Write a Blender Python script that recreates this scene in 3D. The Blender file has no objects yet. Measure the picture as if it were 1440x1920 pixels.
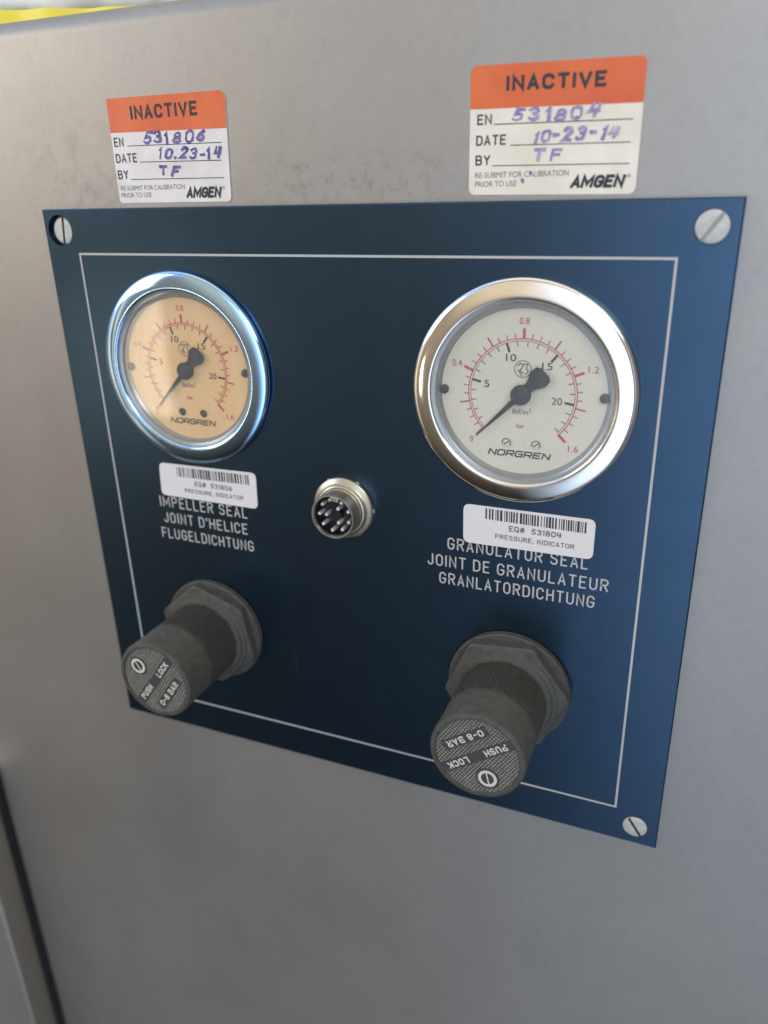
import bpy, bmesh, math, random
from mathutils import Vector, Matrix
R = math.radians
random.seed(7)
SC = bpy.context.scene
COL = SC.collection
U = 0.000875            # metres per drawing unit (the panel is 240 units = 21 cm wide)
# axes: x to the right along the cabinet wall, y into the wall, z up.  Panel front face is y = 0.

# ------------------------------------------------------------------ camera
cd = bpy.data.cameras.new('camera')
cam = bpy.data.objects.new('camera', cd); COL.objects.link(cam)
rot = Matrix(((0.9236151274609609, -0.12479265764163162, 0.36243880714406423),
              (0.38255446057214726, 0.3598590643788049, -0.8509721138091214),
              (-0.02423181837227606, 0.9246232997189454, 0.380111263441671)))
cam.matrix_world = Matrix.Translation(Vector((117.343, -240.408, 115.835)) * U) @ rot.to_4x4()
cd.sensor_fit = 'VERTICAL'; cd.sensor_height = 7.40; cd.sensor_width = 5.55
cd.lens = 7.40 * 1478 / 1920
cd.clip_start = 0.005; cd.clip_end = 50
cd.dof.use_dof = True; cd.dof.focus_distance = 262 * U; cd.dof.aperture_fstop = 1.8
SC.camera = cam

# ------------------------------------------------------------------ world: bright open yard behind the photographer
W = bpy.data.worlds.new('World'); SC.world = W; W.use_nodes = True
wn, wl = W.node_tree.nodes, W.node_tree.links
wn.clear()
def wlobe(prev, nrm, direction, c0, c1, colour):
    """mix towards a colour where the direction lies within a soft cone"""
    d = Vector(direction).normalized()
    dot = wn.new('ShaderNodeVectorMath'); dot.operation = 'DOT_PRODUCT'
    wl.new(nrm, dot.inputs[0]); dot.inputs[1].default_value = d
    mr = wn.new('ShaderNodeMapRange'); mr.interpolation_type = 'SMOOTHSTEP'
    mr.inputs['From Min'].default_value = math.cos(R(c0)); mr.inputs['From Max'].default_value = math.cos(R(c1))
    wl.new(dot.outputs['Value'], mr.inputs['Value'])
    mx = wn.new('ShaderNodeMix'); mx.data_type = 'RGBA'
    wl.new(mr.outputs['Result'], mx.inputs['Factor']); wl.new(prev, mx.inputs['A'])
    mx.inputs['B'].default_value = (*colour, 1)
    return mx.outputs['Result']
tc = wn.new('ShaderNodeTexCoord')
nv = wn.new('ShaderNodeVectorMath'); nv.operation = 'NORMALIZE'
wl.new(tc.outputs['Generated'], nv.inputs[0])
base = wn.new('ShaderNodeRGB'); base.outputs[0].default_value = (0.35, 0.29, 0.222, 1)
c = base.outputs[0]
c = wlobe(c, nv.outputs[0], (0, 0, -1), 95, 45, (0.030, 0.027, 0.023))           # ground, darkening towards the cabinet's foot
c = wlobe(c, nv.outputs[0], (0, -0.25, 1), 62, 25, (1.0, 0.98, 0.90))             # bright overcast overhead
c = wlobe(c, nv.outputs[0], (-0.85, -0.30, 0.55), 36, 16, (0.6, 0.95, 1.6))     # blue sky to the left
c = wlobe(c, nv.outputs[0], (-0.18, -1, 0.42), 30, 12, (0.80, 0.68, 0.50))        # pale sunlit wall across the yard
# a tall bright doorway across the yard, low on the left (it mirrors in the left gauge's window)
sx = wn.new('ShaderNodeSeparateXYZ'); wl.new(nv.outputs[0], sx.inputs[0])
def wm(op, a, b=None):
    n = wn.new('ShaderNodeMath'); n.operation = op
    for i, x in enumerate((a, b)):
        if x is None: continue
        if isinstance(x, (int, float)): n.inputs[i].default_value = x
        else: wl.new(x, n.inputs[i])
    return n.outputs[0]
def wstep(v, a, b):
    mr = wn.new('ShaderNodeMapRange'); mr.inputs['From Min'].default_value = a; mr.inputs['From Max'].default_value = b
    wl.new(v, mr.inputs['Value']); return mr.outputs['Result']
fwd = wm('MAXIMUM', wm('MULTIPLY', sx.outputs['Y'], -1), 0.01)
du = wm('DIVIDE', wm('MULTIPLY', sx.outputs['X'], -1), fwd); dv = wm('DIVIDE', wm('MULTIPLY', sx.outputs['Z'], -1), fwd)
def wsmooth(v, a, b):
    o = wstep(v, a, b); o.node.interpolation_type = 'SMOOTHSTEP'; return o
def wover(m, colour):
    global c
    mx = wn.new('ShaderNodeMix'); mx.data_type = 'RGBA'; wl.new(m, mx.inputs['Factor']); wl.new(c, mx.inputs['A'])
    mx.inputs['B'].default_value = (*colour, 1); c = mx.outputs['Result']
# bright open sky and pale ground behind and to the right
c = wlobe(c, nv.outputs[0], (1, .05, -.30), 52, 26, (0.16, 0.15, 0.14))          # shaded corner far to the right
rgt = wm('MULTIPLY', wm('MULTIPLY', wsmooth(du, .29, -.20), wsmooth(du, -.95, -.45)), wm('MULTIPLY', wsmooth(dv, -.95, -.35), wsmooth(dv, 1.7, .0)))
wover(rgt, (1.62, 2.12, 2.9))
lft = wm('MULTIPLY', wm('MULTIPLY', wsmooth(du, 1.2, 1.5), wsmooth(du, 2.6, 1.9)), wm('MULTIPLY', wsmooth(dv, -.45, -.1), wsmooth(dv, 1.25, .4)))
wover(lft, (1.5, 1.27, .96))                                                      # warm patch added to brighten the cabinet wall's left side
def wbox(u0, u1, v0, v1, e=.03):
    return wm('MULTIPLY', wm('MULTIPLY', wstep(du, u0 - e, u0), wstep(du, u1 + e, u1)), wm('MULTIPLY', wstep(dv, v0 - e, v0), wstep(dv, v1 + e, v1)))
wover(wbox(-2.5, 2.6, -1.15, -.90), (0.16, 0.15, 0.14))                              # dark beam-like band added for the chrome's reflections
wover(wbox(-.72, -.52, -.95, .9), (0.13, 0.12, 0.12))                                # two upright dark bands, also added for the reflections
wover(wbox(1.50, 1.72, -.95, .7), (0.12, 0.11, 0.10))
wover(wbox(-3.0, 3.0, 1.9, 2.3, .2), (0.42, 0.39, 0.34))                             # pale band added low down, for the reflections
door_m = wm('MULTIPLY', wm('MULTIPLY', wstep(du, .782, .790), wstep(du, .90, .86)), wm('MULTIPLY', wstep(dv, .12, .14), wstep(dv, .335, .325)))
dmx = wn.new('ShaderNodeMix'); dmx.data_type = 'RGBA'; wl.new(door_m, dmx.inputs['Factor']); wl.new(c, dmx.inputs['A'])
dmx.inputs['B'].default_value = (6.0, 5.4, 4.3, 1); c = dmx.outputs['Result']
bg = wn.new('ShaderNodeBackground'); wl.new(c, bg.inputs['Color']); bg.inputs['Strength'].default_value = 1.0
wo = wn.new('ShaderNodeOutputWorld'); wl.new(bg.outputs[0], wo.inputs['Surface'])

# ------------------------------------------------------------------ two added area lamps out of view, soft fill from left and right
def fill_lamp(loc, aim, w, h, energy, colour):
    ld = bpy.data.lights.new('fill_lamp', 'AREA'); ld.shape = 'RECTANGLE'
    ld.size = w * U; ld.size_y = h * U; ld.energy = energy; ld.color = colour
    lo = bpy.data.objects.new('fill_lamp', ld); COL.objects.link(lo)
    lo.location = Vector(loc) * U
    lo.rotation_euler = (Vector(aim) * U - lo.location).to_track_quat('-Z', 'Y').to_euler()
fill_lamp((-830, -470, 380), (-20, 0, 60), 520, 420, 2.3, (1.0, 0.93, 0.84))      # added warm fill, left, kept out of view
fill_lamp((560, -560, 560), (40, 0, 40), 460, 380, 2.05, (0.95, 0.98, 1.0))       # added cool fill, upper right, lifts the panel's right side

SC.view_settings.view_transform = 'Standard'; SC.view_settings.look = 'None'
SC.view_settings.gamma = 1; SC.view_settings.use_curve_mapping = False
SC.view_settings.exposure = 0.0
SC.render.engine = 'CYCLES'
SC.cycles.use_denoising = True

# ------------------------------------------------------------------ materials
def mat(name, col, rough=0.5, metal=0.0, spec=0.5, **kw):
    m = bpy.data.materials.new(name); m.use_nodes = True
    b = m.node_tree.nodes['Principled BSDF']
    b.inputs['Base Color'].default_value = (*col, 1)
    b.inputs['Roughness'].default_value = rough; b.inputs['Metallic'].default_value = metal
    b.inputs['Specular IOR Level'].default_value = spec
    for k, v in kw.items(): b.inputs[k.replace('_', ' ')].default_value = v
    return m
def nd(m, t): return m.node_tree.nodes.new(t)
def ln(m, a, b): m.node_tree.links.new(a, b)
def bsdf(m): return m.node_tree.nodes['Principled BSDF']
def objco(m, scale=(1, 1, 1)):
    t = nd(m, 'ShaderNodeTexCoord'); mp = nd(m, 'ShaderNodeMapping')
    mp.inputs['Scale'].default_value = scale
    ln(m, t.outputs['Object'], mp.inputs['Vector']); return mp.outputs['Vector']
def noise(m, vec, scale, detail=4, rough=0.55):
    n = nd(m, 'ShaderNodeTexNoise'); n.inputs['Scale'].default_value = scale
    n.inputs['Detail'].default_value = detail; n.inputs['Roughness'].default_value = rough
    ln(m, vec, n.inputs['Vector']); return n.outputs['Fac']
def remap(m, v, a, b, lo, hi):
    r = nd(m, 'ShaderNodeMapRange')
    for k, x in zip(('From Min', 'From Max', 'To Min', 'To Max'), (a, b, lo, hi)): r.inputs[k].default_value = x
    ln(m, v, r.inputs['Value']); return r.outputs['Result']
def math_(m, op, a, b):
    n = nd(m, 'ShaderNodeMath'); n.operation = op
    for i, x in enumerate((a, b)):
        if isinstance(x, (int, float)): n.inputs[i].default_value = x
        else: ln(m, x, n.inputs[i])
    return n.outputs[0]
def mixc(m, f, a, b):
    n = nd(m, 'ShaderNodeMix'); n.data_type = 'RGBA'
    if isinstance(f, (int, float)): n.inputs['Factor'].default_value = f
    else: ln(m, f, n.inputs['Factor'])
    for k, x in (('A', a), ('B', b)):
        if isinstance(x, tuple): n.inputs[k].default_value = (*x, 1)
        else: ln(m, x, n.inputs[k])
    return n.outputs['Result']
def bump(m, h, strength, dist):
    b = nd(m, 'ShaderNodeBump'); b.inputs['Strength'].default_value = strength; b.inputs['Distance'].default_value = dist
    ln(m, h, b.inputs['Height']); ln(m, b.outputs['Normal'], bsdf(m).inputs['Normal'])
def vary(m, c0, c1, scale, a=0.35, b=0.65, detail=5):
    ln(m, mixc(m, remap(m, noise(m, objco(m), scale, detail), a, b, 0, 1), c0, c1), bsdf(m).inputs['Base Color'])

# satin steel of the cabinet, with handling marks and a few dark smudges above the panel
M_steel = mat('satin_steel', (0.42, 0.40, 0.38), 0.46, 0.94)
m = M_steel
v = objco(m)
mott = noise(m, v, 14, 6, 0.6); fine = noise(m, objco(m, (1, 1, 0.25)), 900, 3)
smear = noise(m, objco(m, (1.0, 1, 0.6)), 55, 5, 0.65)
col = mixc(m, remap(m, mott, 0.3, 0.7, 0, 1), (0.392, 0.358, 0.318), (0.428, 0.394, 0.352))
col = mixc(m, remap(m, noise(m, objco(m, (1, 1, 0.8)), 420, 4, 0.7), 0.34, 0.52, 0.11, 0), col, (0.24, 0.22, 0.20))
col = mixc(m, remap(m, smear, 0.30, 0.62, 0.10, 0), col, (0.27, 0.25, 0.23))
sp = nd(m, 'ShaderNodeSeparateXYZ'); ln(m, nd(m, 'ShaderNodeTexCoord').outputs['Object'], sp.inputs[0])
tcn = nd(m, 'ShaderNodeTexCoord'); ln(m, tcn.outputs['Object'], sp.inputs[0])
def band(s, c0, hw, soft):                       # soft band round a coordinate
    d = math_(m, 'ABSOLUTE', math_(m, 'SUBTRACT', s, c0 * U), 0)
    return remap(m, d, (hw + soft) * U, hw * U, 0, 1)
blotch = remap(m, noise(m, v, 300, 5, 0.7), 0.50, 0.72, 0, 1)
mk = math_(m, 'MULTIPLY', math_(m, 'MULTIPLY', band(sp.outputs['Z'], 119, 2, 8), band(sp.outputs['X'], 2, 24, 22)), blotch)
col = mixc(m, math_(m, 'MULTIPLY', mk, 0.55), col, (0.17, 0.15, 0.14))
mk2 = math_(m, 'MULTIPLY', math_(m, 'MULTIPLY', band(sp.outputs['Z'], 118, 10, 22), band(sp.outputs['X'], -104, 14, 16)), remap(m, noise(m, v, 260, 5, .7), 0.48, 0.68, 0, 1))
col = mixc(m, math_(m, 'MULTIPLY', mk2, 0.35), col, (0.20, 0.18, 0.16))
ln(m, col, bsdf(m).inputs['Base Color'])
ln(m, remap(m, math_(m, 'ADD', math_(m, 'MULTIPLY', mott, 0.6), math_(m, 'MULTIPLY', fine, 0.4)), 0.3, 0.7, 0.49, 0.56), bsdf(m).inputs['Roughness'])
bump(m, math_(m, 'ADD', fine, math_(m, 'MULTIPLY', noise(m, objco(m), 60, 3), 3.0)), 0.12, 0.0002)

M_lip = mat('lip_steel', (0.55, 0.55, 0.52), 0.38, 0.6)
M_gasket = mat('black_rubber', (0.006, 0.006, 0.007), 0.7)

# dark navy anodised plate
M_navy = mat('navy_anodised_plate', (0.02, 0.05, 0.1), 0.4, 0.94, 0.4)
m = M_navy
ln(m, mixc(m, remap(m, noise(m, objco(m), 70, 6, 0.65), 0.35, 0.7, 0, 1), (0.047, 0.083, 0.127), (0.052, 0.091, 0.139)), bsdf(m).inputs['Base Color'])
ln(m, remap(m, noise(m, objco(m), 160, 6, 0.7), 0.3, 0.7, 0.25, 0.275), bsdf(m).inputs['Roughness'])
bump(m, noise(m, objco(m), 2600, 2), 0.05, 0.0002)
_base = bsdf(m).inputs['Base Color'].links[0].from_socket
speck = remap(m, noise(m, objco(m), 1500, 2, 0.4), 0.735, 0.76, 0, 1)
scr = remap(m, noise(m, objco(m, (1.0, 1, 0.05)), 900, 2, 0.4), 0.72, 0.76, 0, 0.5)
scr = math_(m, 'MULTIPLY', scr, remap(m, noise(m, objco(m), 30, 2), 0.5, 0.7, 0, 1))
ln(m, mixc(m, math_(m, 'MULTIPLY', math_(m, 'MAXIMUM', speck, scr), 0.5), _base, (0.30, 0.31, 0.32)), bsdf(m).inputs['Base Color'])

M_engrave = mat('engraved_white', (0.47, 0.44, 0.40), 0.6)
M_chrome = mat('polished_chrome', (0.93, 0.885, 0.83), 0.075, 1.0)
m = M_chrome
ln(m, remap(m, noise(m, objco(m), 120, 5), 0.3, 0.7, 0.05, 0.13), bsdf(m).inputs['Roughness'])
bump(m, noise(m, objco(m), 40, 2), 0.10, 0.001)
M_chrome_bluerefl = mat('chrome_blue_reflection', (0.46, 0.70, 1.0), 0.08, 1.0)  # blue reflection put into the left bezel's base colour
M_case = mat('gauge_case_grey', (0.36, 0.36, 0.36), 0.32, 0.7)
M_dial = mat('dial_white', (0.66, 0.63, 0.56), 0.6)
vary(M_dial, (0.68, 0.62, 0.49), (0.73, 0.67, 0.54), 40)
M_dial_tan = mat('dial_yellowed', (0.76, 0.50, 0.26), 0.6)
vary(M_dial_tan, (0.80, 0.47, 0.20), (0.84, 0.54, 0.28), 45)
M_red = mat('scale_red', (0.55, 0.05, 0.09), 0.6)
M_blackp = mat('print_black', (0.03, 0.03, 0.034), 0.6)
M_greyp = mat('print_grey', (0.13, 0.12, 0.12), 0.6)
M_pointer = mat('pointer_dark', (0.022, 0.026, 0.034), 0.42)
M_screwst = mat('screw_steel', (0.55, 0.53, 0.5), 0.55, 0.4)
vary(M_screwst, (0.46, 0.44, 0.40), (0.58, 0.56, 0.52), 700, 0.3, 0.7, 6)
bump(M_screwst, noise(M_screwst, objco(M_screwst), 1400, 4), 0.25, 0.0003)
M_slotpale = mat('slot_filled', (0.30, 0.285, 0.26), 0.8)
M_slot = mat('slot_dirt', (0.03, 0.028, 0.025), 0.8)
M_paper = mat('label_paper', (0.78, 0.74, 0.68), 0.42)
vary(M_paper, (0.67, 0.59, 0.53), (0.79, 0.715, 0.66), 90, .25, .6, 7)
M_paper_cream = mat('cream_label_paper', (0.70, 0.62, 0.48), 0.42)
vary(M_paper_cream, (0.73, 0.625, 0.48), (0.85, 0.76, 0.63), 80, .25, .65, 7)
M_paper2 = mat('barcode_paper', (0.72, 0.66, 0.62), 0.5)
M_orange = mat('label_orange', (0.76, 0.155, 0.045), 0.42)
vary(M_orange, (0.66, 0.115, 0.032), (0.73, 0.155, 0.045), 55)
for _m in (M_paper, M_paper_cream, M_paper2, M_orange): bump(_m, noise(_m, objco(_m), 110, 3), 0.35, 0.0008)
M_ink = mat('purple_ink', (0.075, 0.05, 0.24), 0.55)
M_ink2 = mat('faded_purple_ink', (0.20, 0.13, 0.36), 0.55)
for _m, c0, c1 in ((M_ink, (0.055, 0.04, 0.17), (0.22, 0.17, 0.36)), (M_ink2, (0.22, 0.15, 0.36), (0.50, 0.42, 0.50))): vary(_m, c0, c1, 420, 0.36, 0.70, 4)
M_edge = mat('paper_edge', (0.5, 0.47, 0.42), 0.7)

# dusty black plastic of the regulator knobs
def dusty(name, k=1.0):
    m = mat(name, (0.04, 0.04, 0.038), 0.58, 0, 0.4)
    d = remap(m, noise(m, objco(m), 420, 7, 0.8), 0.35, 0.72, 0, 1)
    ln(m, mixc(m, d, (0.050 * k, 0.048 * k, 0.041 * k), (0.094 * k, 0.089 * k, 0.073 * k)), bsdf(m).inputs['Base Color'])
    ln(m, remap(m, d, 0, 1, 0.45, 0.75), bsdf(m).inputs['Roughness'])
    bump(m, noise(m, objco(m), 900, 4), 0.18, 0.0003)
    return m
M_plastic = dusty('dusty_black_plastic')
M_capface = mat('knob_face_texture', (0.1, 0.1, 0.09), 0.55)
m = M_capface
vv = objco(m)
w1 = nd(m, 'ShaderNodeTexWave'); w1.wave_type = 'BANDS'; w1.bands_direction = 'DIAGONAL'
w1.inputs['Scale'].default_value = 400; w1.inputs['Distortion'].default_value = 1.2; w1.inputs['Detail'].default_value = 1; w1.inputs['Detail Scale'].default_value = 3
ln(m, objco(m, (1, 1, 1.5)), w1.inputs['Vector'])
w2 = nd(m, 'ShaderNodeTexWave'); w2.wave_type = 'BANDS'; w2.bands_direction = 'DIAGONAL'
w2.inputs['Scale'].default_value = 400; w2.inputs['Distortion'].default_value = 1.2; w2.inputs['Detail'].default_value = 1; w2.inputs['Detail Scale'].default_value = 3
ln(m, objco(m, (1.5, 1, -1)), w2.inputs['Vector'])
hgt = math_(m, 'MULTIPLY', w1.outputs['Fac'], w2.outputs['Fac'])
dn = remap(m, noise(m, vv, 300, 4), 0.3, 0.7, 0.6, 1.1)
ln(m, mixc(m, math_(m, 'MULTIPLY', remap(m, hgt, 0.1, 0.55, 0, 1), dn), (0.065, 0.061, 0.053), (0.33, 0.30, 0.235)), bsdf(m).inputs['Base Color'])
bump(m, hgt, 0.5, 0.0004)
M_strip = mat('knob_strip', (0.05, 0.049, 0.044), 0.5)
M_letter = mat('knob_letter', (0.60, 0.56, 0.46), 0.6)
M_bodyk = dusty('dusty_knurled_plastic', 0.78)

M_nickel = mat('dull_nickel', (0.60, 0.56, 0.47), 0.34, 0.9)
vary(M_nickel, (0.46, 0.40, 0.29), (0.62, 0.55, 0.43), 220)
M_insul = mat('connector_insulator', (0.008, 0.008, 0.009), 0.4)
M_pin = mat('pin_silver', (0.85, 0.84, 0.80), 0.4, 0.7)
M_sack = mat('white_plastic_film', (0.86, 0.86, 0.80), 0.22)
M_yellow = mat('yellow_tape', (0.88, 0.72, 0.06), 0.45)

# thin clear window: mirror-like share by Fresnel, the rest passes straight through
M_glass = bpy.data.materials.new('clear_window'); M_glass.use_nodes = True
m = M_glass; m.node_tree.nodes.clear()
lw = nd(m, 'ShaderNodeLayerWeight'); lw.inputs['Blend'].default_value = 0.5
fr5 = math_(m, 'ADD', math_(m, 'MULTIPLY', math_(m, 'POWER', lw.outputs['Facing'], 5.0), 0.93), 0.06)
gl = nd(m, 'ShaderNodeBsdfGlossy'); gl.inputs['Roughness'].default_value = 0.03
tr = nd(m, 'ShaderNodeBsdfTransparent'); tr.inputs['Color'].default_value = (0.97, 0.975, 0.97, 1)
ms = nd(m, 'ShaderNodeMixShader'); ou = nd(m, 'ShaderNodeOutputMaterial')
ln(m, fr5, ms.inputs[0]); ln(m, tr.outputs[0], ms.inputs[1]); ln(m, gl.outputs[0], ms.inputs[2]); df = nd(m, 'ShaderNodeBsdfDiffuse'); df.inputs['Color'].default_value = (0.8, 0.78, 0.72, 1)
m2 = nd(m, 'ShaderNodeMixShader')
ln(m, remap(m, noise(m, objco(m), 150, 6, 0.7), 0.35, 0.7, 0.03, 0.10), m2.inputs[0]); ln(m, ms.outputs[0], m2.inputs[1]); ln(m, df.outputs[0], m2.inputs[2])
ln(m, m2.outputs[0], ou.inputs['Surface'])

# ------------------------------------------------------------------ helpers
def link(name, bm, material, parent=None, smooth=None, loc=(0, 0, 0)):
    """turn a bmesh drawn in units into one mesh object"""
    me = bpy.data.meshes.new(name)
    bmesh.ops.transform(bm, matrix=Matrix.Scale(U, 4), verts=bm.verts)
    bm.to_mesh(me); bm.free()
    for mm in (material if isinstance(material, (list, tuple)) else [material]): me.materials.append(mm)
    if smooth is not None:
        for p in me.polygons: p.use_smooth = True
        me.set_sharp_from_angle(angle=R(smooth))
    o = bpy.data.objects.new(name, me); COL.objects.link(o)
    if parent: o.parent = parent
    o.location = Vector(loc) * U
    return o
def tag(o, label=None, cat=None, group=None, kind=None):
    for k, x in (('label', label), ('category', cat), ('group', group), ('kind', kind)):
        if x: o[k] = x
    return o
def thing(name, label, cat, loc, group=None):
    o = bpy.data.objects.new(name, None); COL.objects.link(o); o.location = Vector(loc) * U
    o.empty_display_size = 0.01
    return tag(o, label, cat, group)
def lathe(bm, prof, n=96, cx=0, cz=0, wobble=None, cap_end=False, cap_start=False, mi=0):
    """spin (radius, y) pairs about an axis along y"""
    rings = []
    for r, y in prof:
        if r < 1e-6: rings.append([bm.verts.new((cx, y, cz))]); continue
        rings.append([bm.verts.new((cx + r * math.cos(2 * math.pi * i / n), y, cz + r * math.sin(2 * math.pi * i / n))) for i in range(n)])
    fs = []
    for a, b in zip(rings, rings[1:]):
        for i in range(n):
            j = (i + 1) % n
            if len(a) == 1: f = (a[0], b[i], b[j])
            elif len(b) == 1: f = (a[i], b[0], a[j])
            else: f = (a[i], b[i], b[j], a[j])
            fs.append(bm.faces.new(f))
    if cap_end: fs.append(bm.faces.new(rings[-1]))
    if cap_start: fs.append(bm.faces.new(rings[0][::-1]))
    for f in fs: f.material_index = mi
    return fs
def fix(bm):
    bmesh.ops.recalc_face_normals(bm, faces=bm.faces); return bm
def box(bm, x0, x1, y0, y1, z0, z1, bev=0, seg=2):
    vs = [bm.verts.new((x, y, z)) for x in (x0, x1) for y in (y0, y1) for z in (z0, z1)]
    q = [(0, 1, 3, 2), (4, 6, 7, 5), (0, 4, 5, 1), (2, 3, 7, 6), (0, 2, 6, 4), (1, 5, 7, 3)]
    fs = [bm.faces.new([vs[i] for i in f]) for f in q]
    bmesh.ops.recalc_face_normals(bm, faces=fs)
    if bev:
        es = list({e for f in fs for e in f.edges})
        bmesh.ops.bevel(bm, geom=es, offset=bev, segments=seg, affect='EDGES', profile=0.5)
def round_quad(cs, rads, n=6):
    """outline of a four-cornered sheet with rounded corners; cs counter-clockwise (x, z)"""
    pts = []
    for i in range(4):
        p0, p1, p2 = Vector(cs[i - 1]), Vector(cs[i]), Vector(cs[(i + 1) % 4])
        r = rads[i]
        a = p1 + (p0 - p1).normalized() * r; b = p1 + (p2 - p1).normalized() * r
        for k in range(n + 1):
            t = k / n
            pts.append((1 - t) ** 2 * a + 2 * t * (1 - t) * p1 + t * t * b)
    return pts
def sheet(bm, outline, y0, y1):
    """thin sheet: outline in (x, z), front at y1 (nearer the viewer), back at y0"""
    f = [bm.verts.new((p[0], y1, p[1])) for p in outline]; b = [bm.verts.new((p[0], y0, p[1])) for p in outline]
    bm.faces.new(f); n = len(f)
    for i in range(n): bm.faces.new((f[i], b[i], b[(i + 1) % n], f[(i + 1) % n]))
    fix(bm)
def flat(bm, pts, y):
    """flat printed patch facing the viewer"""
    vs = [bm.verts.new((p[0], y, p[1])) for p in pts]
    f = bm.faces.new(vs); f.normal_update()
    if f.normal.y > 0: f.normal_flip()
    return f
LIFT = [0.0]
def ribbon(bm, pts, w, y, step=0.006, pen=None):
    """printed line of width w through pts (x, z)"""
    pts = [Vector(p) for p in pts]
    P = [pts[0]] + [b for a, b in zip(pts, pts[1:]) if (b - a).length > 1e-5]
    if len(P) < 2: return
    closed = (P[0] - P[-1]).length < 1e-4
    if closed: P = P[:-1]
    n = len(P); L, Rr = [], []
    for i in range(n):
        a = P[i - 1] if (i > 0 or closed) else None
        b = P[(i + 1) % n] if (i < n - 1 or closed) else None
        d1 = (P[i] - a).normalized() if a is not None else None
        d2 = (b - P[i]).normalized() if b is not None else None
        if d1 is None: d1 = d2
        if d2 is None: d2 = d1
        t = d1 + d2
        t = t.normalized() if t.length > 1e-3 else d1
        nn = Vector((-t.y, t.x)); k = max(0.45, abs(nn.dot(Vector((-d1.y, d1.x)))))
        e = Vector((0, 0))
        if not closed and i == 0: e = -d2 * w * 0.35
        if not closed and i == n - 1: e = d1 * w * 0.35
        ww = w * pen.uniform(.55, 1.25) if pen else w
        L.append(P[i] + e + nn * (ww / 2 / k)); Rr.append(P[i] + e - nn * (ww / 2 / k))
    LIFT[0] = (LIFT[0] + step) % 0.06
    yy = y - LIFT[0]
    for i in range(n if closed else n - 1):
        j = (i + 1) % n
        flat(bm, (Rr[i], Rr[j], L[j], L[i]), yy)
def circle_pts(cx, cz, r, n=48, a0=0, a1=360):
    return [(cx + r * math.cos(R(a0 + (a1 - a0) * i / n)), cz + r * math.sin(R(a0 + (a1 - a0) * i / n))) for i in range(n + 1)]
def disc(bm, cx, cz, r, y, n=32):
    flat(bm, circle_pts(cx, cz, r, n)[:-1], y)

# --- printed type: Blender's own built-in face, squeezed into a measured box
_cache = {}
def type_mesh(s, bold=0.0, shear=0.0, space=1.0):
    key = (s, bold, shear, space)
    if key in _cache: return _cache[key]
    cu = bpy.data.curves.new('type', 'FONT'); cu.body = s; cu.size = 1; cu.offset = bold; cu.shear = shear; cu.space_character = space
    cu.resolution_u = 4
    o = bpy.data.objects.new('type', cu); COL.objects.link(o)
    bpy.context.view_layer.update()
    dg = bpy.context.evaluated_depsgraph_get()
    me = o.evaluated_get(dg).to_mesh()
    vs = [(v.co.x, v.co.y) for v in me.vertices]; fs = [tuple(p.vertices) for p in me.polygons]
    o.evaluated_get(dg).to_mesh_clear()
    bpy.data.objects.remove(o); bpy.data.curves.remove(cu)
    _cache[key] = (vs, fs); return vs, fs
def text(bm, s, x0, x1, z, h, y, bold=0.0, shear=0.0, rot=0.0, dz=0.0, space=1.0, pivot=None):
    """type s from x0 to x1 on baseline z with capitals h high (dz: rise of the baseline from start to end)"""
    vs, fs = type_mesh(s, bold, shear, space)
    caps, _ = type_mesh('H', bold)
    ch = max(v[1] for v in caps); b0 = min(v[1] for v in caps)
    xa = min(v[0] for v in vs); xb = max(v[0] for v in vs)
    out = []
    ca, sa = math.cos(rot), math.sin(rot)
    for a, b in vs:
        t = (a - xa) / (xb - xa)
        X = x0 + t * (x1 - x0); Z = z + (b - b0) / (ch - b0) * h + t * dz
        if pivot: X, Z = pivot[0] + ca * X - sa * Z, pivot[1] + sa * X + ca * Z
        out.append(bm.verts.new((X, y, Z)))
    for f in fs:
        try: ff = bm.faces.new([out[i] for i in f])
        except ValueError: continue
        ff.normal_update()
        if ff.normal.y > 0: ff.normal_flip()

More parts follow.
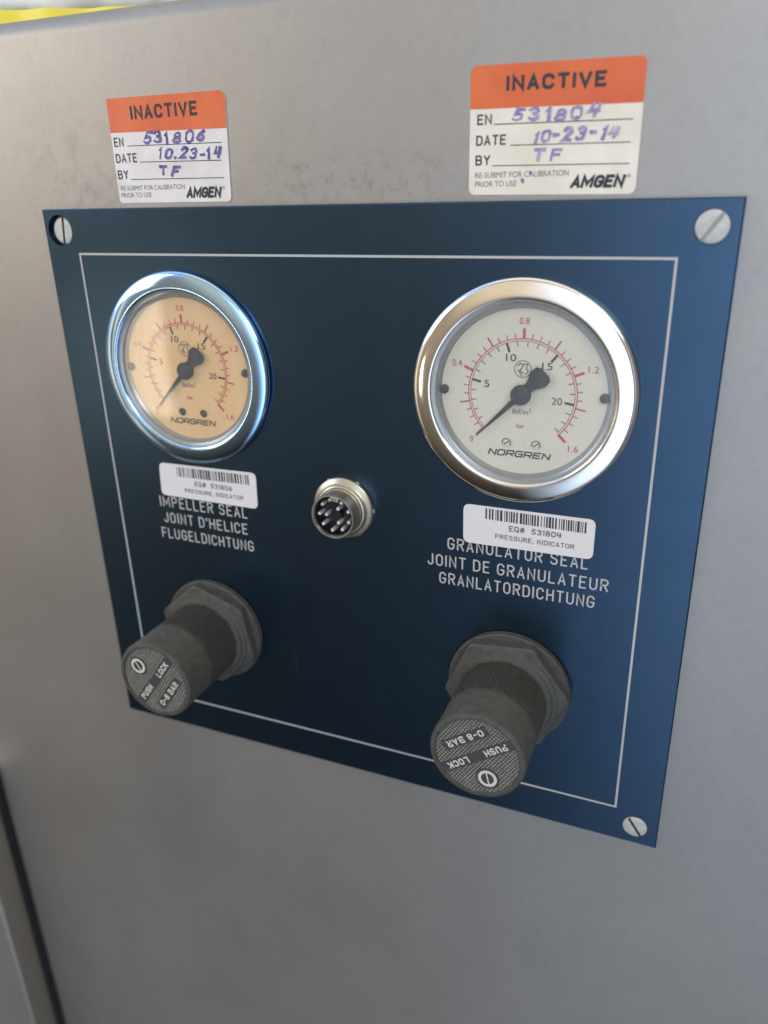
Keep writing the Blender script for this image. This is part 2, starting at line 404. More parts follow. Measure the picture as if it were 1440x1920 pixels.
# --- engraver's single-line capitals, unit height, strokes as lists of points
def arc(cx, cz, rx, rz, a0, a1, n=8): return [(cx + rx * math.cos(R(a0 + (a1 - a0) * i / n)), cz + rz * math.sin(R(a0 + (a1 - a0) * i / n))) for i in range(n + 1)]
w_ = 0.52
def _o(): return [(0, .3)] + arc(.26, .28, .26, .28, 180, 360) + arc(.26, .72, .26, .28, 0, 180) + [(0, .3)]
G = {
 'A': (w_, [[(0, 0), (.26, 1), (.52, 0)], [(.09, .3), (.43, .3)]]),
 'B': (w_, [[(0, 0), (0, 1), (.3, 1)] + arc(.3, .76, .2, .24, 90, -90) + [(0, .52)], [(.3, .52)] + arc(.3, .26, .22, .26, 90, -90) + [(0, 0)]]),
 'C': (w_, [[(.52, .76)] + arc(.26, .72, .26, .28, 15, 180) + arc(.26, .28, .26, .28, 180, 345)]),
 'D': (w_, [[(0, 0), (0, 1), (.22, 1)] + arc(.22, .7, .3, .3, 90, 0) + arc(.22, .3, .3, .3, 0, -90) + [(0, 0)]]),
 'E': (.46, [[(.46, 0), (0, 0), (0, 1), (.46, 1)], [(0, .52), (.38, .52)]]),
 'F': (.46, [[(0, 0), (0, 1), (.46, 1)], [(0, .52), (.38, .52)]]),
 'G': (w_, [[(.52, .78)] + arc(.26, .72, .26, .28, 15, 180) + arc(.26, .28, .26, .28, 180, 360) + [(.52, .46), (.28, .46)]]),
 'H': (w_, [[(0, 0), (0, 1)], [(.52, 0), (.52, 1)], [(0, .52), (.52, .52)]]),
 'I': (.0, [[(0, 0), (0, 1)]]),
 'J': (.40, [[(.40, 1), (.40, .25)] + arc(.2, .22, .2, .22, 0, -180, 8)]),
 'K': (w_, [[(0, 0), (0, 1)], [(.5, 1), (0, .42)], [(.16, .6), (.52, 0)]]),
 'L': (.44, [[(0, 1), (0, 0), (.44, 0)]]),
 'M': (.64, [[(0, 0), (0, 1), (.32, .35), (.64, 1), (.64, 0)]]),
 'N': (w_, [[(0, 0), (0, 1), (.52, 0), (.52, 1)]]),
 'O': (w_, [_o()]),
 'P': (w_, [[(0, 0), (0, 1), (.28, 1)] + arc(.28, .74, .24, .26, 90, -90) + [(0, .48)]]),
 'R': (w_, [[(0, 0), (0, 1), (.28, 1)] + arc(.28, .75, .24, .25, 90, -90) + [(0, .5)], [(.26, .5), (.52, 0)]]),
 'S': (w_, [[(.50, .80)] + arc(.26, .76, .25, .24, 20, 180, 7) + arc(.26, .74, .25, .22, 180, 270, 4) + arc(.26, .26, .26, .26, 90, -160, 9)]),
 'T': (.5, [[(.25, 0), (.25, 1)], [(0, 1), (.5, 1)]]),
 'U': (w_, [[(0, 1), (0, .28)] + arc(.26, .27, .26, .27, 180, 360) + [(.52, 1)]]),
 'Y': (.5, [[(0, 1), (.25, .48), (.5, 1)], [(.25, .48), (.25, 0)]]),
 "'": (.0, [[(0, 1), (0, .78)]]), '-': (.34, [[(0, .46), (.34, .46)]]), '.': (.05, [[(0, 0), (.05, .05)]]),
 '0': (w_, [_o()]), '1': (.12, [[(0, .8), (.12, 1), (.12, 0)]]),
 '2': (.5, [[(0, .78)] + arc(.25, .74, .25, .26, 170, -20, 8) + [(0, 0), (.5, 0)]]),
 '3': (.5, [[(.02, .86)] + arc(.24, .76, .23, .24, 140, -90, 8), [(.22, .52)] + arc(.24, .26, .26, .26, 90, -150, 9)]),
 '4': (.5, [[(.08, 1), (0, .42), (.5, .42)], [(.42, .95), (.36, 0)]]),
 '5': (.5, [[(.5, 1), (.08, 1), (.03, .55)] + arc(.22, .30, .26, .30, 110, -150, 9)]),
 '6': (.5, [[(.42, 1), (.14, .60), (.02, .34)], arc(.25, .26, .24, .26, 160, 520, 14)]),
 '8': (.5, [arc(.25, .75, .2, .25, 270, 630, 14), arc(.25, .26, .25, .26, 90, 450, 14)]),
}
G['M'] = (.7, [[(0, 0), (0, 1), (.35, .25), (.7, 1), (.7, 0)]])
G['V'] = (.54, [[(0, 1), (.27, 0), (.54, 1)]])
G['Q'] = (w_, [_o(), [(.34, .22), (.56, -.06)]])
G[','] = (.05, [[(.05, .08), (0, -.14)]])
G['#'] = (.56, [[(.12, 0), (.22, 1)], [(.36, 0), (.46, 1)], [(0, .34), (.54, .34)], [(.04, .68), (.56, .68)]])
def strokes(bm, s, x0, x1, z, h, w, y, gap=.26, shear=0.0, jit=0.0, rot=0.0, pivot=None, dz=0.0, wide=1.0, rnd=None):
    rnd = rnd or random
    adv, x = [], 0.0
    for ch in s:
        if ch == ' ': adv.append(x); x += .42; continue
        adv.append(x); x += G[ch][0] * wide + gap
    total = x - gap
    kx = (x1 - x0 - w) / total
    ca, sa = math.cos(rot), math.sin(rot)
    for ch, a in zip(s, adv):
        if ch == ' ': continue
        j = (rnd.uniform(-jit, jit), rnd.uniform(-jit, jit), 1 + rnd.uniform(-jit, jit) * 1.2, rnd.uniform(-jit, jit) * 1.5)
        for st in G[ch][1]:
            out = []
            for px, pz in st:
                X = (a + px * wide) * kx + x0 + w / 2 + (shear + j[3]) * pz * h + j[0] * h
                Z = z + w / 2 + pz * (h - w) * j[2] + j[1] * h + dz * ((a * kx) / max(1e-6, x1 - x0))
                if pivot: X, Z = pivot[0] + ca * X - sa * Z, pivot[1] + sa * X + ca * Z
                out.append((X, Z))
            ribbon(bm, out, w * (1 + rnd.uniform(-jit, jit)), y, pen=rnd if jit else None)

# ================================================================== the cabinet
WY = 2.2                                                    # the wall lies this far behind the panel face
cab = thing('steel_cabinet', 'large satin grey stainless steel machine cabinet carrying the navy gauge panel', 'cabinet', (0, WY, -600))
CB = (0, -WY, 600)
bm = bmesh.new()
xs = (-620, 420); prof = [(WY, -760), (WY, -400), (WY, 0), (WY, 150)]
for k in range(13):
    a = R(90 * k / 12); prof.append((WY + 6.5 * (1 - math.cos(a)), 166.5 + 6.5 * math.sin(a)))
prof += [(60, 173.0), (320, 173.0), (320, -760)]
rows = [[bm.verts.new((x, y, z)) for y, z in prof] for x in xs]
for i in range(len(prof) - 1): bm.faces.new((rows[0][i], rows[1][i], rows[1][i + 1], rows[0][i + 1]))
fix(bm)
housing = link('housing', bm, M_steel, cab, 40, CB)
# raised door low on the left, with its black seal
bm = bmesh.new(); box(bm, -560, -227.5, -17, -1.0, -720, -183, 1.8, 4)
door = link('access_door', bm, M_steel, cab, 40, CB); tag(door, 'raised steel access door with rounded edges')
bm = bmesh.new(); box(bm, -556, -225.4, -1.2, WY - .05, -716, -180.2)
link('door_seal', bm, M_gasket, door, None, (0, 0, 0))

# ================================================================== the navy panel
panel = thing('control_panel', 'square navy blue instrument panel with thin white border, screwed to the steel cabinet', 'control panel', (0, WY, -111.5))
PB = (0, -WY, 111.5)
holes = [(-112.6, 104.1, 5.5), (112.6, 104.1, 4.7), (111.9, -103.7, 4.6), (-108.9, -100.5, 4.6)]
bm = bmesh.new()
def loop(pts, y):
    vs = [bm.verts.new((p[0], y, p[1])) for p in pts]
    return vs, [bm.edges.new((vs[i], vs[(i + 1) % len(vs)])) for i in range(len(vs))]
ch = 0.45
outer = [(-120, -111.5), (120, -111.5), (120, 111.5), (-120, 111.5)]
inn = [(-120 + ch, -111.5 + ch), (120 - ch, -111.5 + ch), (120 - ch, 111.5 - ch), (-120 + ch, 111.5 - ch)]
vi, ei = loop(inn, 0); edges = list(ei); hv = []
for x, z, r in holes:
    v0, e0 = loop(circle_pts(x, z, r, 40)[:-1], 0); edges += e0; hv.append((x, z, r, v0))
bmesh.ops.triangle_fill(bm, use_beauty=True, use_dissolve=False, edges=edges)
vo = [bm.verts.new((p[0], ch, p[1])) for p in outer]; vb = [bm.verts.new((p[0], WY - .02, p[1])) for p in outer]
for i in range(4):
    j = (i + 1) % 4
    bm.faces.new((vi[i], vo[i], vo[j], vi[j])); bm.faces.new((vo[i], vb[i], vb[j], vo[j]))
for x, z, r, v0 in hv:
    b0 = [bm.verts.new((p[0], 1.7, p[1])) for p in circle_pts(x, z, r, 40)[:-1]]; n = len(v0)
    for i in range(n): bm.faces.new((v0[i], b0[i], b0[(i + 1) % n], v0[(i + 1) % n]))
    bm.faces.new(b0)
fix(bm)
link('plate', bm, M_navy, panel, 30, PB)
bm = bmesh.new()
ribbon(bm, [(-105, -96.7), (104.4, -96.7), (104.4, 95.9), (-105, 95.9), (-105, -96.7)], 0.76, -0.05)
link('border_line', bm, M_engrave, panel, None, PB)
bm = bmesh.new()
sw = .56
strokes(bm, 'IMPELLER SEAL', -84.3, -42.8, -2.2, 4.7, sw, -.05, gap=.36)
strokes(bm, "JOINT D'HELICE", -83.3, -43.4, -9.1, 4.6, sw, -.05, gap=.36)
strokes(bm, 'FLUGELDICHTUNG', -85.4, -41.3, -16.2, 4.6, sw, -.05, gap=.36)
l1 = link('engraved_lettering', bm, M_engrave, panel, None, PB); tag(l1, 'white lettering IMPELLER SEAL in three languages')
bm = bmesh.new()
strokes(bm, 'GRANULATOR SEAL', 38.9, 87.5, -2.4, 4.6, sw, -.05, gap=.36)
strokes(bm, 'JOINT DE GRANULATEUR', 31.5, 94.6, -9.5, 4.6, sw, -.05, gap=.36)
strokes(bm, 'GRANLATORDICHTUNG', 35.9, 90.6, -16.3, 4.6, sw, -.05, gap=.36)
l2 = link('engraved_lettering', bm, M_engrave, panel, None, PB); tag(l2, 'white lettering GRANULATOR SEAL in three languages')
def screw(x, z, r, y, slot, wslot, label, slot_m=None):
    bm = bmesh.new()
    pr = [(r, 1.6), (r, y + .3), (r * .97, y + .1), (r * .9, y), (r * .45, y - .03), (0, y - .04)]
    lathe(bm, pr, 48); fix(bm)
    s = link('screw', bm, M_screwst, panel, 50, Vector(PB) + Vector((x, 0, z))); tag(s, label)
    bm = bmesh.new(); a = R(slot); d = Vector((math.cos(a), math.sin(a))); nn = Vector((-d.y, d.x)) * wslot / 2
    L = math.sqrt(r * r - wslot * wslot / 4) * .985
    pts = [d * t * L / 5 for t in range(-5, 6)]
    f0 = [(p + nn, -1) for p in pts]
    def yy(p): 
        q = p.length / r
        return y - .075 + (.1 if q > .95 else 0)
    va = [bm.verts.new((p.x + nn.x, yy(p), p.y + nn.y)) for p in pts]; vb2 = [bm.verts.new((p.x - nn.x, yy(p), p.y - nn.y)) for p in pts]
    for i in range(len(pts) - 1): bm.faces.new((va[i], va[i + 1], vb2[i + 1], vb2[i]))
    fix(bm)
    for f in bm.faces:
        if f.normal.y > 0: f.normal_flip()
    link('slot', bm, slot_m or M_slot, s)
screw(-112.0, 104.0, 4.7, 1.1, 84, .95, 'slotted screw sunk in its hole, slot upright')
screw(112.6, 104.1, 4.45, -.35, 55, 1.1, 'pale worn slotted screw with a filled slot', M_slotpale)
screw(111.9, -103.7, 4.35, -.35, 124, .95, 'slotted screw with a slanting dark slot')
screw(-108.9, -100.5, 4.35, .9, 20, .95, None)

# ================================================================== pressure gauges
def gauge(cx, cz, label, dial_m, bezel_m, dark_screws):
    g = thing('pressure_gauge', label, 'pressure gauge', (cx, 0, cz), 'pressure gauges on the panel')
    bm = bmesh.new()
    lathe(bm, [(34.6, -0.016), (35.4, -0.4), (35.65, -0.96), (35.65, -1.92), (35.4, -2.48), (34.8, -2.88), (33.9, -3.16), (32.7, -3.4), (31.4, -3.6), (30.4, -3.72), (29.7, -3.744), (29.3, -3.6), (29.0, -3.28), (28.8, -2.56)], 160)
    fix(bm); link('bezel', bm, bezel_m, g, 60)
    bm = bmesh.new()
    lathe(bm, [(28.85, -2.7), (28.5, -2.66), (28.1, -2.4), (27.5, -2.25), (27.3, -1.9), (27.1, -.95), (26.5, -.65), (26.3, -.05)], 128)
    fix(bm); link('case_wall', bm, M_case, g, 60)
    bm = bmesh.new()
    lathe(bm, [(0, -3.05), (14, -3.05), (25.4, -3.05), (26.2, -3.05), (27.2, -3.03), (27.9, -2.95), (28.6, -2.75)], 128)
    fix(bm); link('window', bm, M_glass, g, 60)
    bm = bmesh.new(); lathe(bm, [(26.8, -.12), (0, -.12)], 96); fix(bm)
    for f in bm.faces:
        if f.normal.y > 0: f.normal_flip()
    dial = link('dial', bm, dial_m, g)
    Y = -.2
    def pol(r, a): return (r * math.cos(R(a)), r * math.sin(R(a)))
    bar = lambda p: 225 - 270 * p / 1.6
    psi = lambda p: 225 - 270 * p / 23.2
    bm = bmesh.new()
    ribbon(bm, circle_pts(0, 0, 17.25, 120, -45, 225), .28, Y)
    ribbon(bm, circle_pts(0, 0, 16.55, 120, -45, 225), .20, Y)
    for k in range(33):
        a = bar(.05 * k)
        if k % 8 == 0: ribbon(bm, [pol(17.4, a), pol(20.1, a)], .85, Y)
        elif k % 4 == 0: ribbon(bm, [pol(17.3, a), pol(20.3, a)], .48, Y)
        else: ribbon(bm, [pol(17.3, a), pol(18.8, a)], .30, Y)
    for s, p, r, dx in (('0', 0, 22.6, 0), ('0.4', .4, 22.9, 0), ('0.8', .8, 22.6, 0), ('1.2', 1.2, 23.3, 0), ('1.6', 1.6, 23.2, .6)):
        x, z = pol(r, bar(p)); wd = .52 * len(s)
        text(bm, s, x - wd + dx, x + wd + dx, z - 1.0, 2.0, Y - .04)
    text(bm, 'bar', -1.25, 1.25, -11.0, 1.5, Y - .04)
    link('red_scale', bm, M_red, dial)
    bm = bmesh.new()
    for k in range(24):
        a = psi(k)
        if k % 5 == 0 and k: ribbon(bm, [pol(16.3, a), pol(13.9, a)], .72, Y - .01)
        else: ribbon(bm, [pol(16.4, a), pol(15.0, a)], .24, Y - .01)
    for s, p, r in (('5', 5, 11.6), ('10', 10, 11.9), ('15', 15, 11.9), ('20', 20, 11.2)):
        x, z = pol(r, psi(p)); wd = .8 * len(s)
        text(bm, s, x - wd, x + wd, z - 1.1, 2.2, Y - .04)
    link('black_scale', bm, M_blackp, dial)
    bm = bmesh.new()
    text(bm, 'lbf/in', -2.7, 2.3, -6.5, 1.7, Y - .04); text(bm, '2', 2.5, 3.3, -5.6, 1.1, Y - .04)
    # round trade mark above the hub: a ring round a folded ribbon
    ribbon(bm, circle_pts(0, 7.9, 2.6, 40), .22, Y)
    ribbon(bm, [(-1.6, 8.9), (-.7, 9.7), (.2, 9.0), (-.9, 7.3), (.3, 6.6)], .34, Y)
    ribbon(bm, [(.3, 9.5), (1.5, 9.5), (1.1, 8.2), (1.8, 7.3), (.9, 6.3)], .34, Y)
    ribbon(bm, [(-1.5, 7.6), (-.6, 6.4), (-.2, 5.7)], .3, Y)
    link('grey_print', bm, M_greyp, dial)
    bm = bmesh.new()                                          # wide slanted maker's lettering
    word = {'N': [[(0, 0), (0, 1), (1, 0), (1, 1)]], 'O': [[(.12, 0), (0, .15), (0, .85), (.12, 1), (.88, 1), (1, .85), (1, .15), (.88, 0), (.12, 0)]],
            'R': [[(0, 0), (0, 1), (.88, 1), (1, .88), (1, .5), (.9, .4), (0, .4)], [(.55, .4), (1, 0)]],
            'G': [[(1, 1), (.12, 1), (0, .85), (0, .15), (.12, 0), (1, 0), (1, .5), (.5, .5)]], 'E': [[(1, 0), (0, 0), (0, 1), (1, 1)], [(0, .5), (.85, .5)]]}
    x = -9.9
    for chh in 'NORGREN':
        for st in word[chh]: ribbon(bm, [(x + 2.15 * a + .55 * (b - .5), -20.6 + 1.75 * b) for a, b in st], .42, Y - .02)
        x += 2.93
    link('maker_lettering', bm, M_blackp, dial)
    for sx in (-4.3, 5.3):
        bm = bmesh.new(); lathe(bm, [(1.45, -.13), (1.45, -.32), (1.2, -.45), (0, -.5)], 28); fix(bm)
        s = link('dial_screw', bm, M_pointer if dark_screws else M_dial, dial, 40, (sx, 0, -16.2))
        bm = bmesh.new(); ribbon(bm, circle_pts(0, 0, 1.35, 28, -30, 190), .35, -.5)
        ribbon(bm, [(-.7, -.5), (.7, .5)], .4, -.52); link('slot', bm, M_greyp, s)
    for a in (1, 180):                                        # dark retaining lugs at three and nine o'clock
        bm = bmesh.new(); x, z = pol(25.4, a); lathe(bm, [(1.5, -.13), (1.4, -1.0), (0, -1.1)], 28, x, z); fix(bm)
        link('retaining_lug', bm, M_pointer, dial, 40)
    # pointer
    bm = bmesh.new(); A = R(225.5)
    dd = Vector((math.cos(A), math.sin(A))); nn = Vector((-dd.y, dd.x))
    def P(u, v): q = dd * u + nn * v; return (q.x, q.y)
    sheet(bm, [P(20.4, .12), P(20.4, -.12), P(3, -.95), P(2.6, -1.2), P(-4.2, -1.7), P(-7.4, -3.3), P(-9.6, -3.1), P(-10.4, -1.6), P(-10.4, 1.6), P(-9.6, 3.1), P(-7.4, 3.3), P(-4.2, 1.7), P(2.6, 1.2), P(3, .95)], -1.25, -1.5)
    ptr = link('pointer', bm, M_pointer, g)
    bm = bmesh.new(); lathe(bm, [(3.0, -.15), (3.2, -1.2), (3.2, -2.1), (2.9, -2.45), (1.3, -2.55), (1.1, -2.75), (0, -2.85)], 48); fix(bm)
    link('hub', bm, M_pointer, ptr, 35)
    return g
gauge(-63.0, 55.0, 'gauge with chrome bezel, a blue reflection put into its colour, and yellowed tan dial, above the impeller seal lettering', M_dial_tan, M_chrome_bluerefl, True)
gauge(63.0, 55.0, 'gauge with plain chrome bezel and clean white dial, above the granulator seal lettering', M_dial, M_chrome, False)

# ================================================================== barcode labels
def barcode_label(corners, bars, number, eq, pr, label, seed):
    ox = sum(c[0] for c in corners) / 4; oz = min(c[1] for c in corners)
    t = thing('barcode_label', label, 'barcode label', (ox, 0, oz), 'barcode labels on the panel')
    off = (-ox, 0, -oz)
    bm = bmesh.new(); sheet(bm, round_quad(corners, [2.3] * 4), -.03, -.28); link('paper', bm, M_paper2, t, None, off)
    rnd = random.Random(seed)
    bm = bmesh.new(); x0, x1, z0, z1, dz = bars
    x = x0
    while x < x1 - .3:
        w = rnd.choice((.28, .28, .28, .55, .55, .8))
        k = (x - x0) / (x1 - x0)
        flat(bm, [(x, z0 + dz * k), (x + w, z0 + dz * k), (x + w - .03, z1 + dz * k), (x - .03, z1 + dz * k)], -.33)
        x += w + rnd.choice((.3, .3, .45, .45, .7))
    link('barcode', bm, M_blackp, t, None, off)
    bm = bmesh.new()
    strokes(bm, 'EQ#  ' + number, eq[0], eq[1], eq[2], 2.05, .36, -.33, gap=.3)
    strokes(bm, 'PRESSURE, INDICATOR', pr[0], pr[1], pr[2], 1.75, .27, -.33, gap=.3)
    link('printed_text', bm, M_greyp, t, None, off)
barcode_label([(-82.6, 3.1), (-37.7, 2.6), (-37.3, 17.3), (-81.9, 16.9)], (-73.6, -40.2, 11.9, 15.9, .3), '531806', (-65.7, -48.5, 8.7), (-70.8, -43.8, 5.5),
              'small white barcode label reading EQ 531806, under the gauge with the tan dial', 3)
barcode_label([(44.7, 1.4), (88.8, 1.6), (88.9, 15.7), (44.6, 15.7)], (52.4, 86.2, 11.1, 15.0, -.5), '531804', (60.7, 78.3, 7.7), (56.0, 82.7, 4.4),
              'small white barcode label reading EQ 531804, under the white dialled gauge', 11)

# ================================================================== orange INACTIVE stickers
def inactive_sticker(corners, band, rads, T, label, inkmat, seed, paper=None):
    ox = sum(c[0] for c in corners) / 4; oz = min(c[1] for c in corners)
    t = thing('inactive_sticker', label, 'sticker', (ox, WY, oz), 'orange and white stickers above the panel')
    off = (-ox, -WY, -oz)
    y0, y1 = WY - .03, WY - .26
    full = round_quad(corners, rads)
    bm = bmesh.new(); sheet(bm, full, y0, y1); link('paper', bm, paper or M_paper, t, None, off)
    # header: the part of the outline above the band line
    (xa, za), (xb, zb) = band
    ln_z = lambda x: za + (zb - za) * (x - xa) / (xb - xa)
    up = [p for p in full if p[1] > ln_z(p[0])]
    i0 = max(range(len(up)), key=lambda i: -up[i][0] if False else 0)
    right = [p for p in up if p[0] > (xa + xb) / 2]; left = [p for p in up if p[0] <= (xa + xb) / 2]
    pts = [(xa + .02, za), (xb - .02, zb)] + [(p[0], p[1]) for p in right] + [(p[0], p[1]) for p in left]
    bm = bmesh.new(); flat(bm, pts, y1 - .02); link('orange_header', bm, M_orange, t, None, off)
    Y = y1 - .05
    bm = bmesh.new()
    strokes(bm, 'INACTIVE', *T['ina'][:2], T['ina'][2], T['ina'][3], .9, Y, gap=.34, dz=T['ina'][4])
    for s, x0, x1, z in T['words']: strokes(bm, s, x0, x1, z, T['cap'], .44, Y, gap=.3)
    for x0, x1, z0, z1 in T['lines']: ribbon(bm, [(x0, z0), (x1, z1)], .24, Y)
    a, b, z, h = T['amgen']
    strokes(bm, 'AMGEN', a, b - 1.9, z, h, .86, Y, gap=.27, shear=.2)
    ribbon(bm, circle_pts(b - .5, z + h - .45, .38, 14), .14, Y)
    link('printed_text', bm, M_blackp, t, None, off)
    bm = bmesh.new()
    for s, x0, x1, z in T['small']: text(bm, s, x0, x1, z, 1.5, Y)
    link('small_print', bm, M_greyp, t, None, off)
    bm = bmesh.new(); rnd = random.Random(seed)
    for s, x0, x1, z, h in T['hand']: strokes(bm, s, x0, x1, z, h, .92, Y - .06, gap=.40, jit=.11, shear=.2, rnd=rnd)
    for x, z in T.get('blots', []): disc(bm, x, z, .5, Y - .05, 10)
    link('handwriting', bm, inkmat, t, None, off)
inactive_sticker([(-84.7, 113.1), (-38.4, 112.9), (-37.3, 146.0), (-84.5, 146.1)], ((-84.62, 135.6), (-37.68, 135.0)), [1.4, 1.6, 3.0, .3],
    dict(ina=(-75.2, -48.2, 139.2, 4.3, .1), cap=2.9,
         words=[('EN', -83.7, -79.6, 131.2), ('DATE', -83.8, -74.8, 126.1), ('BY', -83.9, -79.4, 120.9)],
         lines=[(-78.2, -40.2, 131.3, 130.9), (-73.6, -40.7, 126.1, 125.6), (-78.5, -40.4, 120.7, 120.3)],
         small=[('RE-SUBMIT FOR CALIBRATION', -83.5, -56.4, 117.2), ('PRIOR TO USE', -83.6, -70.6, 114.9)],
         amgen=(-56.2, -40.4, 114.2, 3.5),
         hand=[('531806', -71.6, -46.6, 131.2, 3.9), ('10.23-14', -66.0, -41.0, 126.2, 3.7), ('TF', -66.2, -58.2, 121.2, 3.7)]),
    'smaller looking orange and white INACTIVE sticker at the upper left, handwritten 531806 in dark purple', M_ink, 5)
inactive_sticker([(44.1, 113.3), (91.6, 112.6), (91.8, 146.1), (44.2, 146.8)], ((44.18, 135.9), (91.73, 135.1)), [2.0, 2.2, 2.2, 2.0],
    dict(ina=(54.5, 81.8, 139.9, 3.9, -.5), cap=2.7,
         words=[('EN', 46.3, 50.6, 131.8), ('DATE', 46.1, 54.9, 126.4), ('BY', 46.0, 50.4, 121.2)],
         lines=[(51.3, 89.4, 131.8, 131.3), (56.3, 89.1, 126.2, 125.7), (51.2, 89.4, 121.0, 120.4)],
         small=[('RE-SUBMIT FOR CALIBRATION', 46.0, 73.2, 117.8), ('PRIOR TO USE', 46.0, 58.4, 115.4)],
         amgen=(73.7, 90.1, 114.4, 3.4),
         hand=[('531804', 56.3, 80.6, 131.7, 3.8), ('10-23-14', 62.4, 85.4, 126.4, 3.6), ('TF', 62.4, 70.6, 121.3, 3.5)], blots=[(60.2, 116.6), (60.0, 117.1), (62.3, 118.9)]),
    'orange and white INACTIVE sticker above the white dialled gauge, handwritten 531804 in faded purple', M_ink2, 8, M_paper_cream)

# ================================================================== round socket in the middle
cn = thing('round_connector', 'small round nickel plated twelve pin socket in the middle of the panel', 'connector', (-.6, 0, 8.4))
bm = bmesh.new()
lathe(bm, [(11.2, -.02), (11.6, -.4), (11.6, -1.6), (11.1, -2.1), (10.2, -2.3), (9.6, -2.9), (9.3, -3.6), (8.7, -3.9)], 96); fix(bm)
link('flange', bm, M_nickel, cn, 35)
bm = bmesh.new(); lathe(bm, [(12.1, -.02), (12.1, -.5), (11.4, -.6)], 6); fix(bm); link('lock_nut', bm, M_nickel, cn, 20)
bm = bmesh.new()
lathe(bm, [(8.9, -3.4), (8.7, -4.4), (8.3, -4.9), (8.3, -10.2), (8.15, -10.5), (7.75, -10.5), (7.6, -10.2), (7.55, -4.2)], 96); fix(bm)
sh = link('shell', bm, M_nickel, cn, 35)
bm = bmesh.new(); box(bm, -1.5, 1.5, -10.45, -5.3, 5.9, 7.7, .3)
for v in bm.verts:
    x, z = v.co.x, v.co.z; a = R(-8); v.co.x, v.co.z = x * math.cos(a) - z * math.sin(a), x * math.sin(a) + z * math.cos(a)
link('key', bm, M_nickel, sh)
bm = bmesh.new(); lathe(bm, [(7.56, -9.4), (7.35, -9.3), (7.3, -5.2), (2.2, -5.2), (2.0, -7.4), (0, -7.4)], 64); fix(bm)
link('insulator', bm, M_insul, cn, 35)
pins = [(5.9, 20 + 40 * k) for k in range(9)] + [(3.1, 60 + 120 * k) for k in range(3)]
pin_me = None
for r, a in pins:
    if a == 100: a = 104
    p = (r * math.cos(R(a)), 0, r * math.sin(R(a)))
    if pin_me is None:
        bm = bmesh.new(); lathe(bm, [(.74, -5.0), (.74, -8.5), (.55, -8.95), (0, -9.1)], 16); fix(bm)
        o = link('contact_pin', bm, M_pin, cn, 50, p); pin_me = o
    else:
        o = pin_me.copy(); COL.objects.link(o); o.parent = cn; o.location = Vector(p) * U

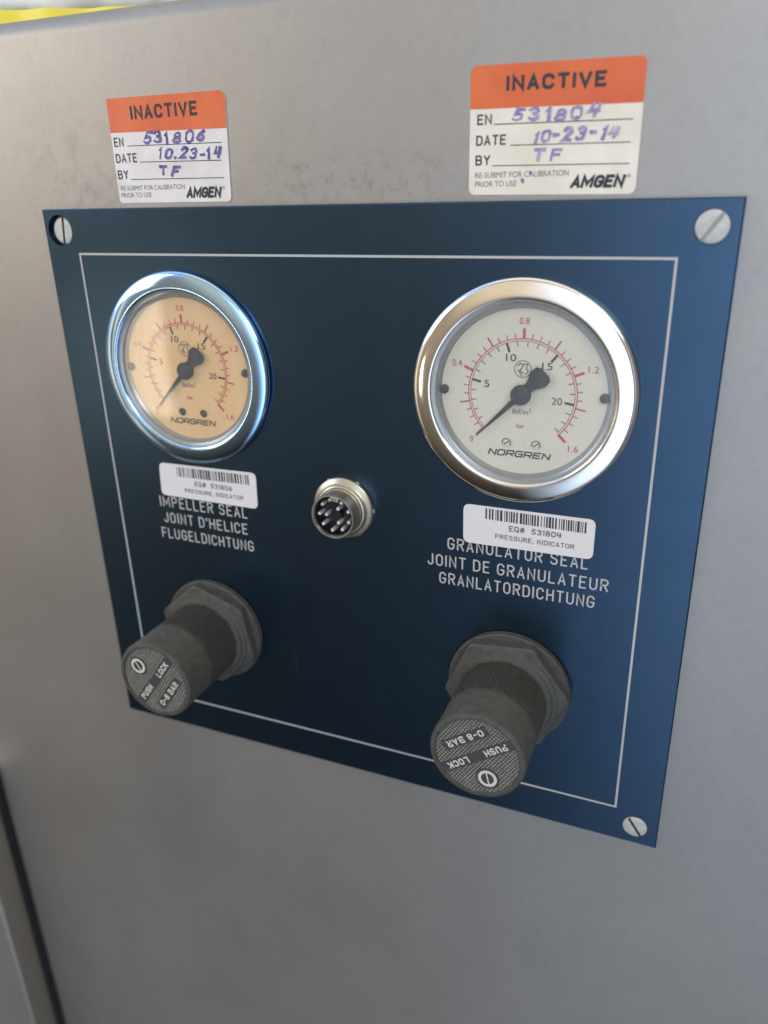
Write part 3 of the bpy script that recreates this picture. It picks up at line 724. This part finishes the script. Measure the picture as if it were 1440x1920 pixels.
# ================================================================== regulator knobs
def knob(cx, cz, hexa, face, bar_r, sym_a, label):
    k = thing('regulator_knob', label, 'knob', (cx, 0, cz), 'regulator knobs on the panel')
    bm = bmesh.new(); lathe(bm, [(22.0, -.02), (22.4, -.5), (22.4, -2.6), (21.9, -3.2), (14, -3.3)], 96); fix(bm)
    link('washer', bm, M_plastic, k, 35)
    bm = bmesh.new()
    n = 96; rings = []
    for rr, y in ((22.9, -3.25), (22.9, -6.7), (22.3, -7.3), (19.0, -7.7)):
        ring = []
        for i in range(n):
            t = 360 * i / n; q = ((t - hexa) % 60) - 30
            rad = min(rr * math.cos(R(30)) / math.cos(R(q)), rr * .978) if rr > 20 else rr
            ring.append(bm.verts.new((rad * math.cos(R(t)), y, rad * math.sin(R(t)))))
        rings.append(ring)
    for a, b in zip(rings, rings[1:]):
        for i in range(n): bm.faces.new((a[i], b[i], b[(i + 1) % n], a[(i + 1) % n]))
    fix(bm); link('hex_nut', bm, M_plastic, k, 25)
    bm = bmesh.new(); lathe(bm, [(19.2, -7.6), (18.9, -8.2), (17.6, -8.6), (17.2, -9.4), (16.4, -9.8), (14, -9.9)], 96); fix(bm)
    link('collar', bm, M_plastic, k, 35)
    bm = bmesh.new()                                          # finely ribbed barrel
    n = 288; rings = []
    for r0, y in ((15.55, -9.7), (15.55, -26.2), (15.2, -26.8)):
        rings.append([bm.verts.new(((r0 + (.24 if i % 4 < 2 else -.22)) * math.cos(2 * math.pi * i / n), y, (r0 + (.24 if i % 4 < 2 else -.22)) * math.sin(2 * math.pi * i / n))) for i in range(n)])
    for a, b in zip(rings, rings[1:]):
        for i in range(n): bm.faces.new((a[i], b[i], b[(i + 1) % n], a[(i + 1) % n]))
    fix(bm); link('barrel', bm, M_bodyk, k)
    bm = bmesh.new()
    lathe(bm, [(14.9, -26.6), (15.6, -26.9), (15.85, -27.5), (15.85, -28.6), (15.65, -29.1), (16.0, -41.2), (15.7, -42.2), (15.0, -42.6), (14.2, -42.6), (14.0, -42.1), (0, -42.1)], 128); fix(bm)
    cap = link('cap', bm, M_plastic, k, 35)
    YF = -42.15
    fr_ = R(face); ca, sa = math.cos(fr_), math.sin(fr_)
    def rt(x, z): return (ca * x - sa * z, sa * x + ca * z)
    def clip(z0, z1, xmax=13.7):
        pts = []
        for z in [z0 + (z1 - z0) * i / 6 for i in range(7)]: pts.append((-min(xmax, math.sqrt(13.8 ** 2 - z * z)), z))
        for z in [z1 + (z0 - z1) * i / 6 for i in range(7)]: pts.append((min(xmax, math.sqrt(13.8 ** 2 - z * z)), z))
        return pts
    bm = bmesh.new()
    disc(bm, 0, 0, 13.85, YF, 96)
    link('face_disc', bm, M_capface, cap)
    bm = bmesh.new()
    flat(bm, [rt(*p) for p in clip(-1.9, 1.9)], YF - .12)
    flat(bm, [rt(*p) for p in clip(-bar_r - 1.9, -bar_r + 1.9, 8.6)], YF - .12)
    sd = rt(*(8.5 * math.cos(R(sym_a)), 8.5 * math.sin(R(sym_a))))
    disc(bm, sd[0], sd[1], 3.9, YF - .12, 36)
    link('text_strip', bm, M_strip, cap)
    bm = bmesh.new()
    YL = YF - .2
    strokes(bm, 'PUSH', -11.6, -3.2, -1.25, 2.5, .52, YL, pivot=(0, 0), rot=fr_, gap=.34)
    strokes(bm, 'LOCK', 3.2, 11.4, -1.25, 2.5, .52, YL, pivot=(0, 0), rot=fr_, gap=.34)
    strokes(bm, '0-8 BAR', -7.2, 7.0, -bar_r - 1.25, 2.5, .52, YL, pivot=(0, 0), rot=fr_, gap=.34)
    # lock emblem: bright ring with a cross bar
    ribbon(bm, circle_pts(sd[0], sd[1], 2.65, 36), 1.0, YL)
    e = Vector(rt(.38, 1)).normalized() * 2.5
    ribbon(bm, [(sd[0] - e.x, sd[1] - e.y), (sd[0] + e.x, sd[1] + e.y)], .45, YL)
    link('lettering', bm, M_letter, cap)
    return k
knob(-63.3, -54.8, 41, 53.5, 7.4, 90, 'dusty black push-lock regulator knob below the impeller seal lettering, covering the lower left border')
knob(63.0, -53.4, 6, 214.4, 7.2, 82, 'dusty black push-lock regulator knob below the granulator seal lettering, its cap text upside down')

# ================================================================== plastic wrapped bundle lying on the cabinet top
sk = thing('plastic_bundle', 'crumpled clear white plastic wrapped bundle with yellow tape on top of the cabinet', 'plastic bundle', (-150, 80, 173))
bm = bmesh.new()
bmesh.ops.create_icosphere(bm, subdivisions=5, radius=1)
rn = random.Random(2)
from mathutils import noise as mn
for v in bm.verts:
    d = v.co.copy()
    a = mn.noise(d * 3.1) * .16 + mn.ridged_multi_fractal(d * 2.7, 1.0, 2.0, 4, 1.0, 2.0) * .09
    v.co = Vector((d.x * 84, d.y * 46, max(d.z, -.62) * 42)) * (0.9 + a)
    v.co.z = max(v.co.z, -25.6)
    v.co.z += 26
link('film', bm, M_sack, sk, 180)
bm = bmesh.new()
rings = []
for i in range(41):
    x = -86 + 150 * i / 40; hh = 5.0 + 5.0 * max(0, 1 - max(0, x + 20) / 76)
    rings.append([bm.verts.new((x, -52 + .05 * x + 1.5 * math.sin(x * .21) + dy, 0.3 + 1.5 * math.sin(x * .13) * 0 + z)) for dy, z in ((0, 0), (-.5, hh), (.6, hh + .2), (.8, 0))])
for a, b in zip(rings, rings[1:]):
    for i in range(4): bm.faces.new((a[i], b[i], b[(i + 1) % 4], a[(i + 1) % 4]))
fix(bm); link('yellow_tape', bm, M_yellow, sk, 50)
